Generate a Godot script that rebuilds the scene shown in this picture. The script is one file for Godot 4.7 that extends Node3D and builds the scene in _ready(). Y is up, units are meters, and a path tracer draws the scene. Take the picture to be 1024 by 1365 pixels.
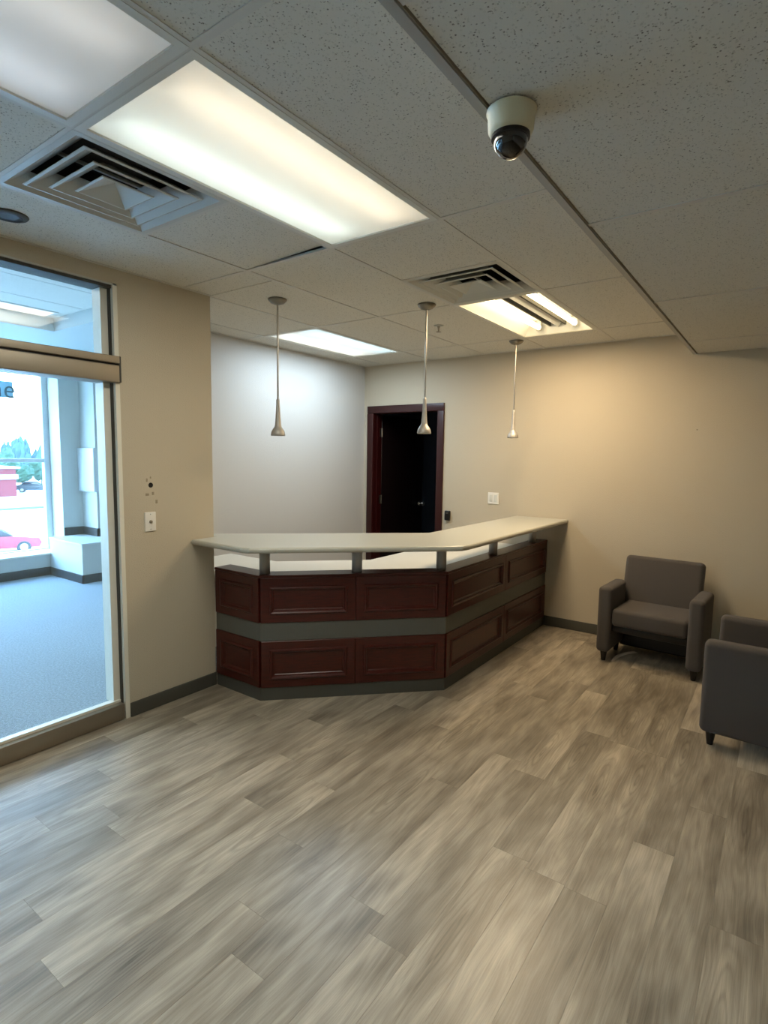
extends Node3D

# y up, metres. The camera stands at x = 0, z = 0; the long left wall runs along -z.
const CEIL := 2.573          # suspended ceiling
const SOFFIT := 2.412        # lower ceiling on the right
const XL := -3.083           # face of the left wall
const ZW := -2.345           # where the left wall ends
const XA := -3.97            # face of the wall behind the desk
const ZB := -5.115           # face of the back wall
const XE := -0.664           # edge of the lower ceiling
const T := 0.6096            # ceiling module
const X0 := -1.883
const Z0 := -0.926

var M := {}
var rng := RandomNumberGenerator.new()
var cam: Camera3D

# ---------------------------------------------------------------- meshes
func sts() -> SurfaceTool:
	var s := SurfaceTool.new()
	s.begin(Mesh.PRIMITIVE_TRIANGLES)
	s.set_smooth_group(-1)
	return s

func tri(s: SurfaceTool, a: Vector3, b: Vector3, c: Vector3) -> void:   # counter-clockwise seen from outside
	s.add_vertex(a); s.add_vertex(c); s.add_vertex(b)

func quad(s: SurfaceTool, a: Vector3, b: Vector3, c: Vector3, d: Vector3) -> void:
	tri(s, a, b, c); tri(s, a, c, d)

func quad_uv(s: SurfaceTool, p: Array, uv: Array) -> void:
	for i in [0, 2, 1, 0, 3, 2]:
		s.set_uv(uv[i]); s.add_vertex(p[i])

func box(s: SurfaceTool, lo: Vector3, hi: Vector3) -> void:
	var a := Vector3(minf(lo.x, hi.x), minf(lo.y, hi.y), minf(lo.z, hi.z))
	var b := Vector3(maxf(lo.x, hi.x), maxf(lo.y, hi.y), maxf(lo.z, hi.z))
	quad(s, Vector3(a.x, a.y, b.z), Vector3(b.x, a.y, b.z), Vector3(b.x, b.y, b.z), Vector3(a.x, b.y, b.z))
	quad(s, Vector3(b.x, a.y, a.z), Vector3(a.x, a.y, a.z), Vector3(a.x, b.y, a.z), Vector3(b.x, b.y, a.z))
	quad(s, Vector3(b.x, a.y, b.z), Vector3(b.x, a.y, a.z), Vector3(b.x, b.y, a.z), Vector3(b.x, b.y, b.z))
	quad(s, Vector3(a.x, a.y, a.z), Vector3(a.x, a.y, b.z), Vector3(a.x, b.y, b.z), Vector3(a.x, b.y, a.z))
	quad(s, Vector3(a.x, b.y, b.z), Vector3(b.x, b.y, b.z), Vector3(b.x, b.y, a.z), Vector3(a.x, b.y, a.z))
	quad(s, Vector3(a.x, a.y, a.z), Vector3(b.x, a.y, a.z), Vector3(b.x, a.y, b.z), Vector3(a.x, a.y, b.z))

func rbox(s: SurfaceTool, lo: Vector3, hi: Vector3, r: float, n := 3, xf := Transform3D(), crown := 0.0) -> void:   # box with rounded edges
	s.set_smooth_group(1)
	var c := (lo + hi) / 2.0
	var h := (hi - lo).abs() / 2.0
	r = minf(r, minf(h.x, minf(h.y, h.z)) * 0.999)
	var core := h - Vector3(r, r, r)
	for axis in 3:
		for side in [-1.0, 1.0]:
			var u := (axis + 1) % 3
			var v := (axis + 2) % 3
			var us := []
			var vs := []
			for k in n + 1:
				var t := tan((float(k) / n - 1.0) * PI / 4.0)
				us.append([-core[u], t]); vs.append([-core[v], t])
			for k in range(n + 1):
				var t := tan(float(k) / n * PI / 4.0)
				us.append([core[u], t]); vs.append([core[v], t])
			var grid := []
			for i in us.size():
				var row := []
				for j in vs.size():
					var d := Vector3()
					d[axis] = side; d[u] = us[i][1]; d[v] = vs[j][1]
					d = d.normalized() * r
					var p := Vector3()
					p[axis] = side * core[axis] + d[axis]
					p[u] = us[i][0] + d[u]
					p[v] = vs[j][0] + d[v]
					if crown > 0.0 and p.y > 0.0:
						p.y += crown * (1.0 - pow(absf(p.x) / h.x, 2.0)) * (1.0 - pow(absf(p.z) / h.z, 2.0))
					row.append(xf * (p + c))
				grid.append(row)
			for i in us.size() - 1:
				for j in vs.size() - 1:
					if side > 0: quad(s, grid[i][j], grid[i + 1][j], grid[i + 1][j + 1], grid[i][j + 1])
					else: quad(s, grid[i][j], grid[i][j + 1], grid[i + 1][j + 1], grid[i + 1][j])
	s.set_smooth_group(-1)

func lathe(s: SurfaceTool, prof: Array, at := Vector3.ZERO, n := 28, smooth := true) -> void:   # profile of (radius, y), upwards on the outside
	s.set_smooth_group(2 if smooth else -1)
	for i in prof.size() - 1:
		var p: Vector2 = prof[i]
		var q: Vector2 = prof[i + 1]
		for k in n:
			var a := TAU * k / n
			var b := TAU * (k + 1) / n
			var v := [Vector3(p.x * cos(a), p.y, -p.x * sin(a)) + at, Vector3(p.x * cos(b), p.y, -p.x * sin(b)) + at, Vector3(q.x * cos(b), q.y, -q.x * sin(b)) + at, Vector3(q.x * cos(a), q.y, -q.x * sin(a)) + at]
			if p.x < 1e-6: tri(s, v[0], v[2], v[3])
			elif q.x < 1e-6: tri(s, v[0], v[1], v[2])
			else: quad(s, v[0], v[1], v[2], v[3])
	s.set_smooth_group(-1)

func tube(s: SurfaceTool, pts: Array, rad: float, n := 10, caps := true) -> void:
	var rings := []
	for i in pts.size():
		var d: Vector3 = (pts[mini(i + 1, pts.size() - 1)] - pts[maxi(i - 1, 0)]).normalized()
		var side := d.cross(Vector3.UP if absf(d.y) < 0.9 else Vector3.RIGHT).normalized()
		var up := side.cross(d)
		var ring := []
		for k in n:
			var a := TAU * k / n
			ring.append(pts[i] + (side * cos(a) + up * sin(a)) * rad)
		rings.append(ring)
	s.set_smooth_group(3)
	for i in pts.size() - 1:
		for k in n:
			quad(s, rings[i][k], rings[i][(k + 1) % n], rings[i + 1][(k + 1) % n], rings[i + 1][k])
	s.set_smooth_group(-1)
	if caps:
		for k in n:
			tri(s, pts[0], rings[0][(k + 1) % n], rings[0][k])
			tri(s, pts[-1], rings[-1][k], rings[-1][(k + 1) % n])

func mitre(poly: Array, d: float, closed := true) -> Array:   # poly of (x, z); d > 0 goes to the left of the way round seen from above with z down
	var out := []
	var n := poly.size()
	for i in n:
		var p: Vector2 = poly[i]
		var a: Vector2 = poly[(i - 1 + n) % n] if closed or i > 0 else p - (poly[1] - p)
		var b: Vector2 = poly[(i + 1) % n] if closed or i < n - 1 else p + (p - poly[n - 2])
		var e := (p - a).normalized()
		var f := (b - p).normalized()
		var ne := Vector2(e.y, -e.x)
		var nf := Vector2(f.y, -f.x)
		out.append(p + (ne + nf) * d / (1.0 + ne.dot(nf)))
	return out

func area(poly: Array) -> float:
	var t := 0.0
	for i in poly.size():
		t += (poly[i] as Vector2).cross(poly[(i + 1) % poly.size()])
	return t

func slab(s: SurfaceTool, poly: Array, layers: Array) -> void:   # poly of (x, z); layers of (outward offset, y) from below to above
	if area(poly) > 0.0:
		poly = poly.duplicate(); poly.reverse()      # counter-clockwise seen from above
	var rings := []
	for l in layers:
		var ring := []
		for p in mitre(poly, -l.x):
			ring.append(Vector3(p.x, l.y, p.y))
		rings.append(ring)
	var n := poly.size()
	for i in rings.size() - 1:
		for k in n:
			quad(s, rings[i][k], rings[i][(k + 1) % n], rings[i + 1][(k + 1) % n], rings[i + 1][k])
	var ids := Geometry2D.triangulate_polygon(PackedVector2Array(poly))
	for k in range(0, ids.size(), 3):
		var a := ids[k]
		var b := ids[k + 1]
		var c := ids[k + 2]
		if (poly[b] - poly[a]).cross(poly[c] - poly[a]) > 0:
			var w := b
			b = c; c = w
		tri(s, rings[-1][a], rings[-1][b], rings[-1][c])
		tri(s, rings[0][a], rings[0][c], rings[0][b])

func panel(s: SurfaceTool, o: Vector3, u: Vector3, v: Vector3, w: float, h: float, steps: Array) -> void:   # rectangle whose rings are (inset, height)
	var n := u.cross(v)
	var rings := []
	for t in steps:
		rings.append([o + u * t.x + v * t.x + n * t.y, o + u * (w - t.x) + v * t.x + n * t.y, o + u * (w - t.x) + v * (h - t.x) + n * t.y, o + u * t.x + v * (h - t.x) + n * t.y])
	for i in rings.size() - 1:
		for k in 4:
			quad(s, rings[i][k], rings[i][(k + 1) % 4], rings[i + 1][(k + 1) % 4], rings[i + 1][k])
	var r: Array = rings[-1]
	quad(s, r[0], r[1], r[2], r[3])

# ---------------------------------------------------------------- objects
func numbered(called: String, parent: Node) -> String:
	if not parent.has_node(NodePath(called)): return called
	var i := 1
	while parent.has_node(NodePath("%s_%03d" % [called, i])): i += 1
	return "%s_%03d" % [called, i]

func mesh_of(s: SurfaceTool) -> ArrayMesh:
	s.generate_normals()
	return s.commit()

func put(called: String, me: Mesh, m: Material, parent: Node = self) -> MeshInstance3D:
	var o := MeshInstance3D.new()
	o.name = numbered(called, parent)
	o.mesh = me
	o.material_override = null
	for i in me.get_surface_count():
		o.set_surface_override_material(i, m)
	o.cast_shadow = GeometryInstance3D.SHADOW_CASTING_SETTING_ON
	parent.add_child(o, true)
	return o

func obj(called: String, s: SurfaceTool, m: Material, parent: Node = self) -> MeshInstance3D:
	return put(called, mesh_of(s), m, parent)

func struct(called: String, s: SurfaceTool, m: Material) -> MeshInstance3D:
	var o := obj(called, s, m)
	o.set_meta("kind", "structure")
	return o

func shell(called: String) -> Node3D:
	var o := Node3D.new()
	o.name = numbered(called, self)
	add_child(o, true)
	o.set_meta("kind", "structure")
	return o

func boxed(called: String, lo: Vector3, hi: Vector3, m: Material, parent: Node = self) -> MeshInstance3D:
	var s := sts()
	box(s, lo, hi)
	return obj(called, s, m, parent)

func tag(o: Node3D, label: String, category: String, group := "") -> void:
	o.set_meta("label", label)
	o.set_meta("category", category)
	if group: o.set_meta("group", group)

func thing(called: String, label: String, category: String, at := Vector3.ZERO, turn := 0.0, group := "") -> Node3D:
	var o := Node3D.new()
	o.name = numbered(called, self)
	add_child(o, true)
	o.position = at
	o.rotation.y = turn
	tag(o, label, category, group)
	return o

# ---------------------------------------------------------------- materials
func mat(c: Color, rough := 0.6, metal := 0.0) -> StandardMaterial3D:
	var m := StandardMaterial3D.new()
	m.albedo_color = c
	m.roughness = rough
	m.metallic = metal
	return m

func noise_tex(freq: float, size := 512, octaves := 3, sd := 1, type := FastNoiseLite.TYPE_SIMPLEX_SMOOTH) -> NoiseTexture2D:
	var n := FastNoiseLite.new()
	n.seed = sd
	n.noise_type = type
	n.frequency = freq
	n.fractal_octaves = octaves
	var t := NoiseTexture2D.new()
	t.width = size; t.height = size
	t.seamless = true
	t.noise = n
	return t

func ramped(t: NoiseTexture2D, a: Color, b: Color, from := 0.0, to := 1.0) -> NoiseTexture2D:
	var g := Gradient.new()
	g.offsets = PackedFloat32Array([from, to])
	g.colors = PackedColorArray([a, b])
	t.color_ramp = g
	return t

func bumpy(m: StandardMaterial3D, t: Texture2D, cm: float, tile: float) -> StandardMaterial3D:
	m.heightmap_enabled = true
	m.heightmap_texture = t
	m.heightmap_scale = cm
	m.uv1_triplanar = true
	m.uv1_world_triplanar = true
	m.uv1_scale = Vector3.ONE / tile
	return m

func plank_image(k: int, w: int, h: int, dark: Color, light: Color, contrast: float) -> ImageTexture:
	var a := FastNoiseLite.new()
	a.seed = 11 + k * 7; a.frequency = 1.0; a.fractal_octaves = 2
	var b := FastNoiseLite.new()
	b.seed = 101 + k * 13; b.frequency = 1.0; b.fractal_octaves = 3
	var bytes := PackedByteArray()
	bytes.resize(w * h * 3)
	var cathedral := k % 2 == 0
	var cx := 0.35 + 0.3 * fposmod(k * 0.37, 1.0)
	var cy := 0.2 + 0.6 * fposmod(k * 0.61, 1.0)
	var i := 0
	for y in h:
		var v := float(y) / h
		for x in w:
			var u := float(x) / w
			var warp := a.get_noise_2d(u * 1.3 + k, v * 2.2)
			var streak := b.get_noise_2d(u * 7.0 + warp * 1.2, v * 1.9 + k * 3.0)
			var fine := b.get_noise_2d(u * 40.0 + warp * 2.0 + 9.0, v * 4.2)
			var blotch := a.get_noise_2d(u * 2.2 + 31.0, v * 5.5 + k)
			var broad := a.get_noise_2d(u * 0.9 + 57.0, v * 1.6 + k * 5.0)
			var ring := 0.0
			if cathedral:
				var d := sqrt(pow((u - cx) * 1.25, 2.0) + pow((v - cy) * 1.15, 2.0)) + warp * 0.10 + fine * 0.012
				ring = pow(0.5 + 0.5 * sin(d * 58.0), 3.0) * exp(-2.0 * absf(u - cx) - 2.6 * absf(v - cy)) * clampf(0.75 + blotch, 0.0, 1.0)
			var t := clampf(0.60 + contrast * (0.26 * streak + 0.24 * fine + 0.24 * blotch + 0.52 * broad - 0.50 * ring), 0.0, 1.0)
			bytes[i] = int(255.0 * lerpf(dark.r, light.r, t))
			bytes[i + 1] = int(255.0 * lerpf(dark.g, light.g, t))
			bytes[i + 2] = int(255.0 * lerpf(dark.b, light.b, t))
			i += 3
	return ImageTexture.create_from_image(Image.create_from_data(w, h, false, Image.FORMAT_RGB8, bytes))

func pit_image(n: int) -> ImageTexture:      # fissures and pinholes of a mineral fibre tile; wraps round
	var r := RandomNumberGenerator.new()
	r.seed = 77
	var im := Image.create(n, n, false, Image.FORMAT_RGB8)
	im.fill(Color(0.97, 0.97, 0.97))
	for k in 5200:
		var x := r.randi() % n
		var y := r.randi() % n
		var g := r.randf_range(0.86, 1.0)
		for dx in r.randi_range(1, 5):
			for dy in r.randi_range(1, 5):
				im.set_pixel((x + dx) % n, (y + dy) % n, Color(g, g, g * 0.99))
	for k in 2600:
		var x := r.randi() % n
		var y := r.randi() % n
		var g := r.randf_range(0.5, 0.8)
		var w := r.randi_range(1, 3) + (2 if r.randf() < 0.12 else 0)
		var h := r.randi_range(1, 3)
		for dx in w:
			for dy in h:
				im.set_pixel((x + dx) % n, (y + dy) % n, Color(g, g * 0.98, g * 0.95))
	return ImageTexture.create_from_image(im)

func make_materials() -> void:
	var fine := noise_tex(0.09, 512, 3, 3)
	M.paint = bumpy(mat(Color(0.765, 0.715, 0.625), 0.62), fine, 0.12, 0.35)
	M.pale_paint = bumpy(mat(Color(0.80, 0.785, 0.76), 0.62), fine, 0.12, 0.35)
	M.white_wall = bumpy(mat(Color(0.74, 0.755, 0.735), 0.7), fine, 0.08, 0.4)
	M.dark_room = mat(Color(0.13, 0.11, 0.11), 0.9)  # lack of light in the store room painted into its walls
	M.slab = mat(Color(0.45, 0.44, 0.42), 0.9)
	M.base = mat(Color(0.30, 0.295, 0.265), 0.55)
	M.base_dark = mat(Color(0.16, 0.17, 0.18), 0.55)
	# mineral fibre tile with pinholes
	var pits := pit_image(640)
	var tile := mat(Color(0.87, 0.85, 0.80), 0.95)
	tile.albedo_texture = pits
	bumpy(tile, pits, 0.25, 0.74)
	M.tile = tile
	M.tile_soffit = tile
	M.grid = mat(Color(0.81, 0.79, 0.75), 0.55)
	M.trim = mat(Color(0.66, 0.645, 0.615), 0.5)
	M.void = mat(Color(0.05, 0.05, 0.05), 0.9)
	M.white_metal = mat(Color(0.84, 0.83, 0.79), 0.4)
	M.reflector = mat(Color(0.95, 0.95, 0.94), 0.35)
	M.vent = mat(Color(0.76, 0.755, 0.72), 0.45)
	M.duct = mat(Color(0.16, 0.155, 0.15), 0.8)
	M.nickel = mat(Color(0.66, 0.64, 0.60), 0.32, 1.0)
	M.bronze = mat(Color(0.62, 0.58, 0.52), 0.42, 0.75)
	M.black = mat(Color(0.03, 0.03, 0.032), 0.4)
	M.gasket = mat(Color(0.27, 0.27, 0.25), 0.7)
	M.jamb = mat(Color(0.90, 0.88, 0.82), 0.4)
	M.plate = mat(Color(0.92, 0.90, 0.86), 0.35)
	var g := mat(Color(0.85, 0.95, 0.97, 0.05), 0.02)
	g.transparency = BaseMaterial3D.TRANSPARENCY_ALPHA
	g.metallic_specular = 0.3
	M.glass = g
	var lens := mat(Color(0.95, 0.95, 0.93), 0.35)
	lens.backlight_enabled = true
	lens.backlight = Color(1, 1, 1)
	M.lens = lens
	# cherry veneer
	var grain := ramped(noise_tex(0.02, 512, 4, 8), Color(0.23, 0.065, 0.04), Color(0.36, 0.115, 0.07))
	var ch := mat(Color(0.92, 0.92, 0.92), 0.3)
	ch.albedo_texture = grain
	ch.uv1_triplanar = true; ch.uv1_world_triplanar = true
	ch.uv1_scale = Vector3(1.2, 7.0, 1.2)
	M.cherry = ch
	M.mahogany = mat(Color(0.20, 0.05, 0.045), 0.3)
	M.leaf = mat(Color(0.06, 0.022, 0.022), 0.35)
	M.laminate = mat(Color(0.36, 0.36, 0.33), 0.45)
	var speck := ramped(noise_tex(0.35, 512, 2, 5), Color(0.66, 0.64, 0.585), Color(0.79, 0.77, 0.71))
	var top := mat(Color(0.985, 0.995, 1), 0.3)
	top.albedo_texture = speck
	top.uv1_triplanar = true; top.uv1_world_triplanar = true
	top.uv1_scale = Vector3.ONE / 0.5
	M.top = top
	M.desktop = mat(Color(0.82, 0.80, 0.75), 0.4)
	var weave := noise_tex(0.3, 512, 2, 9)
	var cloth := mat(Color(0.315, 0.29, 0.27), 0.95)
	cloth.rim_enabled = true; cloth.rim = 0.5; cloth.rim_tint = 0.6
	bumpy(cloth, weave, 0.15, 0.25)
	M.cloth = cloth
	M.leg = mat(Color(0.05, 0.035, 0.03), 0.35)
	var carpet := mat(Color(0.64, 0.68, 0.70), 1.0)
	carpet.albedo_texture = ramped(noise_tex(0.06, 512, 4, 14), Color(0.78, 0.78, 0.78), Color(1, 1, 1))
	bumpy(carpet, noise_tex(0.25, 512, 3, 15), 0.4, 0.6)
	M.carpet = carpet
	M.asphalt = mat(Color(0.72, 0.73, 0.72), 0.9)
	M.kerb = mat(Color(0.30, 0.32, 0.31), 0.9)
	M.car_red = mat(Color(0.50, 0.05, 0.15), 0.3)
	M.car_dark = mat(Color(0.10, 0.13, 0.15), 0.3)
	M.car_glass = mat(Color(0.08, 0.10, 0.13), 0.1)
	M.tyre = mat(Color(0.08, 0.08, 0.09), 0.8)
	M.brick_red = mat(Color(0.42, 0.10, 0.13), 0.8)
	M.fascia = mat(Color(0.5, 0.46, 0.47), 0.6)
	M.foliage = mat(Color(0.13, 0.26, 0.17), 0.9)
	M.far_foliage = mat(Color(0.21, 0.31, 0.33), 0.9)  # distance haze mixed into the treeline colour
	M.bark = mat(Color(0.25, 0.2, 0.16), 0.9)
	M.decal = mat(Color(0.62, 0.84, 0.92), 0.6)
	M.ink = mat(Color(0.24, 0.42, 0.48), 0.5)
	M.satin = mat(Color(0.70, 0.68, 0.65), 0.5, 0.55)
	M.cap_metal = mat(Color(0.50, 0.48, 0.44), 0.4, 0.9)
	M.cabinet = mat(Color(0.78, 0.80, 0.80), 0.45)

func glow(c: Color, e: float) -> StandardMaterial3D:
	var m := mat(Color(0.9, 0.9, 0.9), 0.4)
	m.emission_enabled = true
	m.emission = c
	m.emission_energy_multiplier = e
	return m

func area_light(called: String, at: Vector3, size: Vector2, c: Color, e: float) -> void:
	var l := AreaLight3D.new()
	l.name = numbered(called, self)
	l.area_size = size
	l.light_color = c
	l.light_energy = e
	l.shadow_enabled = true
	l.area_range = 14.0
	l.area_attenuation = 2.0
	l.position = at
	l.rotation_degrees = Vector3(-90, 0, 0)
	add_child(l, true)

# ================================================================ the scene
func _ready() -> void:
	rng.seed = 4
	# camera
	cam = Camera3D.new()
	cam.name = "camera"
	cam.fov = 84.87
	cam.near = 0.05
	cam.far = 600.0
	cam.position = Vector3(0, 1.57, 0)
	cam.rotation_order = EULER_ORDER_YXZ
	cam.rotation = Vector3(deg_to_rad(-5.690), deg_to_rad(35.701), deg_to_rad(0.828))
	add_child(cam)
	# sky and exposure
	var env := Environment.new()
	var sky := Sky.new()
	var sm := ProceduralSkyMaterial.new()
	sm.sky_top_color = Color(0.54, 0.77, 1.0)
	sm.sky_horizon_color = Color(0.74, 0.90, 1.0)
	sm.ground_bottom_color = Color(0.6, 0.65, 0.68)
	sm.ground_horizon_color = Color(0.74, 0.90, 1.0)
	sm.sky_curve = 0.25
	sm.sun_angle_max = 1.0
	sm.energy_multiplier = 17.0
	sky.sky_material = sm
	env.background_mode = Environment.BG_SKY
	env.sky = sky
	env.ambient_light_source = Environment.AMBIENT_SOURCE_SKY
	env.tonemap_mode = Environment.TONE_MAPPER_LINEAR
	env.tonemap_exposure = 1.43
	env.sdfgi_enabled = true
	env.ssao_enabled = true
	env.ssil_enabled = true
	var we := WorldEnvironment.new()
	we.name = "world_environment"
	we.environment = env
	add_child(we)
	# the lamps of the ceiling: [column x, row z, energy, colour]; their fittings are built below
	var warm := Color(1.0, 0.895, 0.735)
	var neutral := Color(1.0, 0.985, 0.92)
	var cool := Color(0.82, 0.92, 1.0)
	area_light("troffer_light", Vector3(X0 + T / 2, CEIL - 0.012, Z0 - T), Vector2(0.54, 1.15), neutral, 1.35)
	area_light("troffer_light", Vector3(X0 + T / 2, CEIL - 0.012, Z0 - 5 * T), Vector2(0.54, 1.15), warm, 2.5)
	area_light("troffer_light", Vector3(X0 - 2.5 * T, CEIL - 0.012, Z0 - 5 * T), Vector2(0.30, 1.12), cool, 1.7)
	area_light("troffer_light", Vector3(X0 + T / 2, CEIL - 0.012, Z0 + T), Vector2(0.54, 1.15), neutral, 0.5)
	area_light("office_light", Vector3(-6.07, 2.915, -1.95), Vector2(0.24, 1.2), neutral, 0.15)
	area_light("office_light", Vector3(-4.70, 2.915, -1.22), Vector2(0.3, 1.2), neutral, 1.3)

	make_materials()
	build_room()
	build_floor()
	build_ceiling()
	build_glazing()
	build_office()
	build_outside()
	build_desk()
	build_chairs()
	build_ceiling_lights()
	build_diffusers()
	build_pendants()
	build_small_things()

# ---------------------------------------------------------------- shell
func build_room() -> void:
	var s := sts()
	box(s, Vector3(XL - 0.13, 0, -1.725), Vector3(XL, 3.05, ZW))
	box(s, Vector3(XL - 0.13, 2.492, -1.725), Vector3(XL, 3.05, 2.4))
	box(s, Vector3(XL - 0.13, 0, 2.4), Vector3(XL, 3.05, 2.6))
	struct("wall_left", s, M.paint)
	s = sts()
	box(s, Vector3(XA - 0.15, 0, ZW), Vector3(XL - 0.13, 3.05, ZW + 0.15))
	box(s, Vector3(XA - 0.15, 0, ZW), Vector3(XA, 3.05, ZB - 0.15))
	struct("wall_alcove", s, M.pale_paint)
	s = sts()
	box(s, Vector3(XA, 0, ZB - 0.15), Vector3(-3.85, 3.05, ZB))
	box(s, Vector3(-3.85, 2.065, ZB - 0.15), Vector3(-2.985, 3.05, ZB))
	box(s, Vector3(-2.985, 0, ZB - 0.15), Vector3(2.6, 3.05, ZB))
	struct("wall_back", s, M.paint)
	s = sts()
	box(s, Vector3(2.45, 0, ZB), Vector3(2.6, 3.05, 2.6))
	struct("wall_right", s, M.paint)
	s = sts()
	box(s, Vector3(XL - 0.13, 0, 2.6), Vector3(2.6, 3.05, 2.75))
	struct("wall_front", s, M.paint)
	# skirting
	s = sts()
	rbox(s, Vector3(XL, 0, ZW), Vector3(XL + 0.012, 0.088, -1.728), 0.005, 2)
	struct("baseboard_left", s, M.base)
	s = sts()
	rbox(s, Vector3(-1.79, 0, ZB), Vector3(2.45, 0.092, ZB + 0.012), 0.005, 2)
	rbox(s, Vector3(-2.915, 0, ZB), Vector3(-1.93, 0.092, ZB + 0.012), 0.005, 2)
	struct("baseboard_back", s, M.base)
	s = sts()
	rbox(s, Vector3(XA, 0, ZB), Vector3(XA + 0.012, 0.092, ZW), 0.005, 2)
	struct("baseboard_alcove", s, M.base)
	# store room behind the open door, its darkness put into the wall colour
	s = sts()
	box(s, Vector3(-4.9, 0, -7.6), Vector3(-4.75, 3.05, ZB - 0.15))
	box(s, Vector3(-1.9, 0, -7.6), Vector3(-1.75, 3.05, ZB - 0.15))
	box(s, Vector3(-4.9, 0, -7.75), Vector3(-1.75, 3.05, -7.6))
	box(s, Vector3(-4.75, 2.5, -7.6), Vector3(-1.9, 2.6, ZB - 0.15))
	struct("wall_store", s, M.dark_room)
	build_wood_door()

func build_wood_door() -> void:
	var d := shell("door_2")
	var s := sts()
	for x in [[-3.918, -3.835], [-3.0, -2.922]]:
		rbox(s, Vector3(x[0], 0, ZB - 0.004), Vector3(x[1], 2.047, ZB + 0.018), 0.006, 2)
	rbox(s, Vector3(-3.918, 2.047, ZB - 0.004), Vector3(-2.922, 2.128, ZB + 0.018), 0.006, 2)
	obj("casing", s, M.mahogany, d)
	s = sts()
	box(s, Vector3(-3.85, 0, ZB - 0.15), Vector3(-3.832, 2.05, ZB))
	box(s, Vector3(-3.003, 0, ZB - 0.15), Vector3(-2.985, 2.05, ZB))
	box(s, Vector3(-3.85, 2.047, ZB - 0.15), Vector3(-2.985, 2.065, ZB))
	box(s, Vector3(-3.832, 0, ZB - 0.095), Vector3(-3.82, 2.047, ZB - 0.055))
	box(s, Vector3(-3.015, 0, ZB - 0.095), Vector3(-3.003, 2.047, ZB - 0.055))
	obj("jamb", s, M.mahogany, d)
	s = sts()
	rbox(s, Vector3(0, 0.008, -0.045), Vector3(0.82, 2.035, 0), 0.003, 1)
	var leaf := obj("door_leaf", s, M.leaf, d)
	leaf.position = Vector3(-3.83, 0, ZB - 0.152)
	leaf.rotation.y = deg_to_rad(86)
	for y in [1.79, 1.02, 0.22]:
		s = sts()
		box(s, Vector3(-3.833, y, ZB - 0.148), Vector3(-3.829, y + 0.10, ZB - 0.098))
		tube(s, [Vector3(-3.828, y, ZB - 0.152), Vector3(-3.828, y + 0.10, ZB - 0.152)], 0.007, 10)
		obj("hinge", s, M.nickel, d)
	s = sts()
	lathe(s, [Vector2(0, 0), Vector2(0.032, 0.0), Vector2(0.032, 0.008), Vector2(0.012, 0.012), Vector2(0.012, 0.035), Vector2(0.026, 0.045), Vector2(0.030, 0.058), Vector2(0.024, 0.070), Vector2(0, 0.074)], Vector3.ZERO, 20)
	var k := obj("knob", s, M.nickel, leaf)
	k.position = Vector3(0.755, 0.98, -0.045)
	k.rotation_degrees = Vector3(-90, 0, 0)
	k = put("knob", k.mesh, M.nickel, leaf)
	k.position = Vector3(0.755, 0.98, 0)
	k.rotation_degrees = Vector3(90, 0, 0)

func sees(p: Vector3) -> bool:
	var q := cam.transform.affine_inverse() * p
	if q.z > -0.2: return false
	var t := tan(deg_to_rad(cam.fov) / 2.0)
	return absf(q.y / -q.z) < t * 1.12 and absf(q.x / -q.z) < t * 1024.0 / 1365.0 * 1.16

func plank_into(s: SurfaceTool, x0: float, x1: float, z0: float, z1: float, u: Vector4) -> void:
	var y := 0.0
	var b := 0.0005     # bevelled long edges
	var p := [Vector3(x0 + b, y, z1), Vector3(x1 - b, y, z1), Vector3(x1 - b, y, z0 + b), Vector3(x0 + b, y, z0 + b)]
	p[0].z -= b; p[1].z -= b
	quad_uv(s, p, [Vector2(u.x, u.y), Vector2(u.z, u.y), Vector2(u.z, u.w), Vector2(u.x, u.w)])
	var low := [Vector3(x0, y - 0.0007, z1), Vector3(x1, y - 0.0007, z1), Vector3(x1, y - 0.0007, z0), Vector3(x0, y - 0.0007, z0)]
	for i in 4:
		var j := (i + 1) % 4
		quad_uv(s, [low[i], low[j], p[j], p[i]], [Vector2(u.x, u.y), Vector2(u.x, u.w), Vector2(u.x + 0.01, u.w), Vector2(u.x + 0.01, u.y)])

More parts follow.
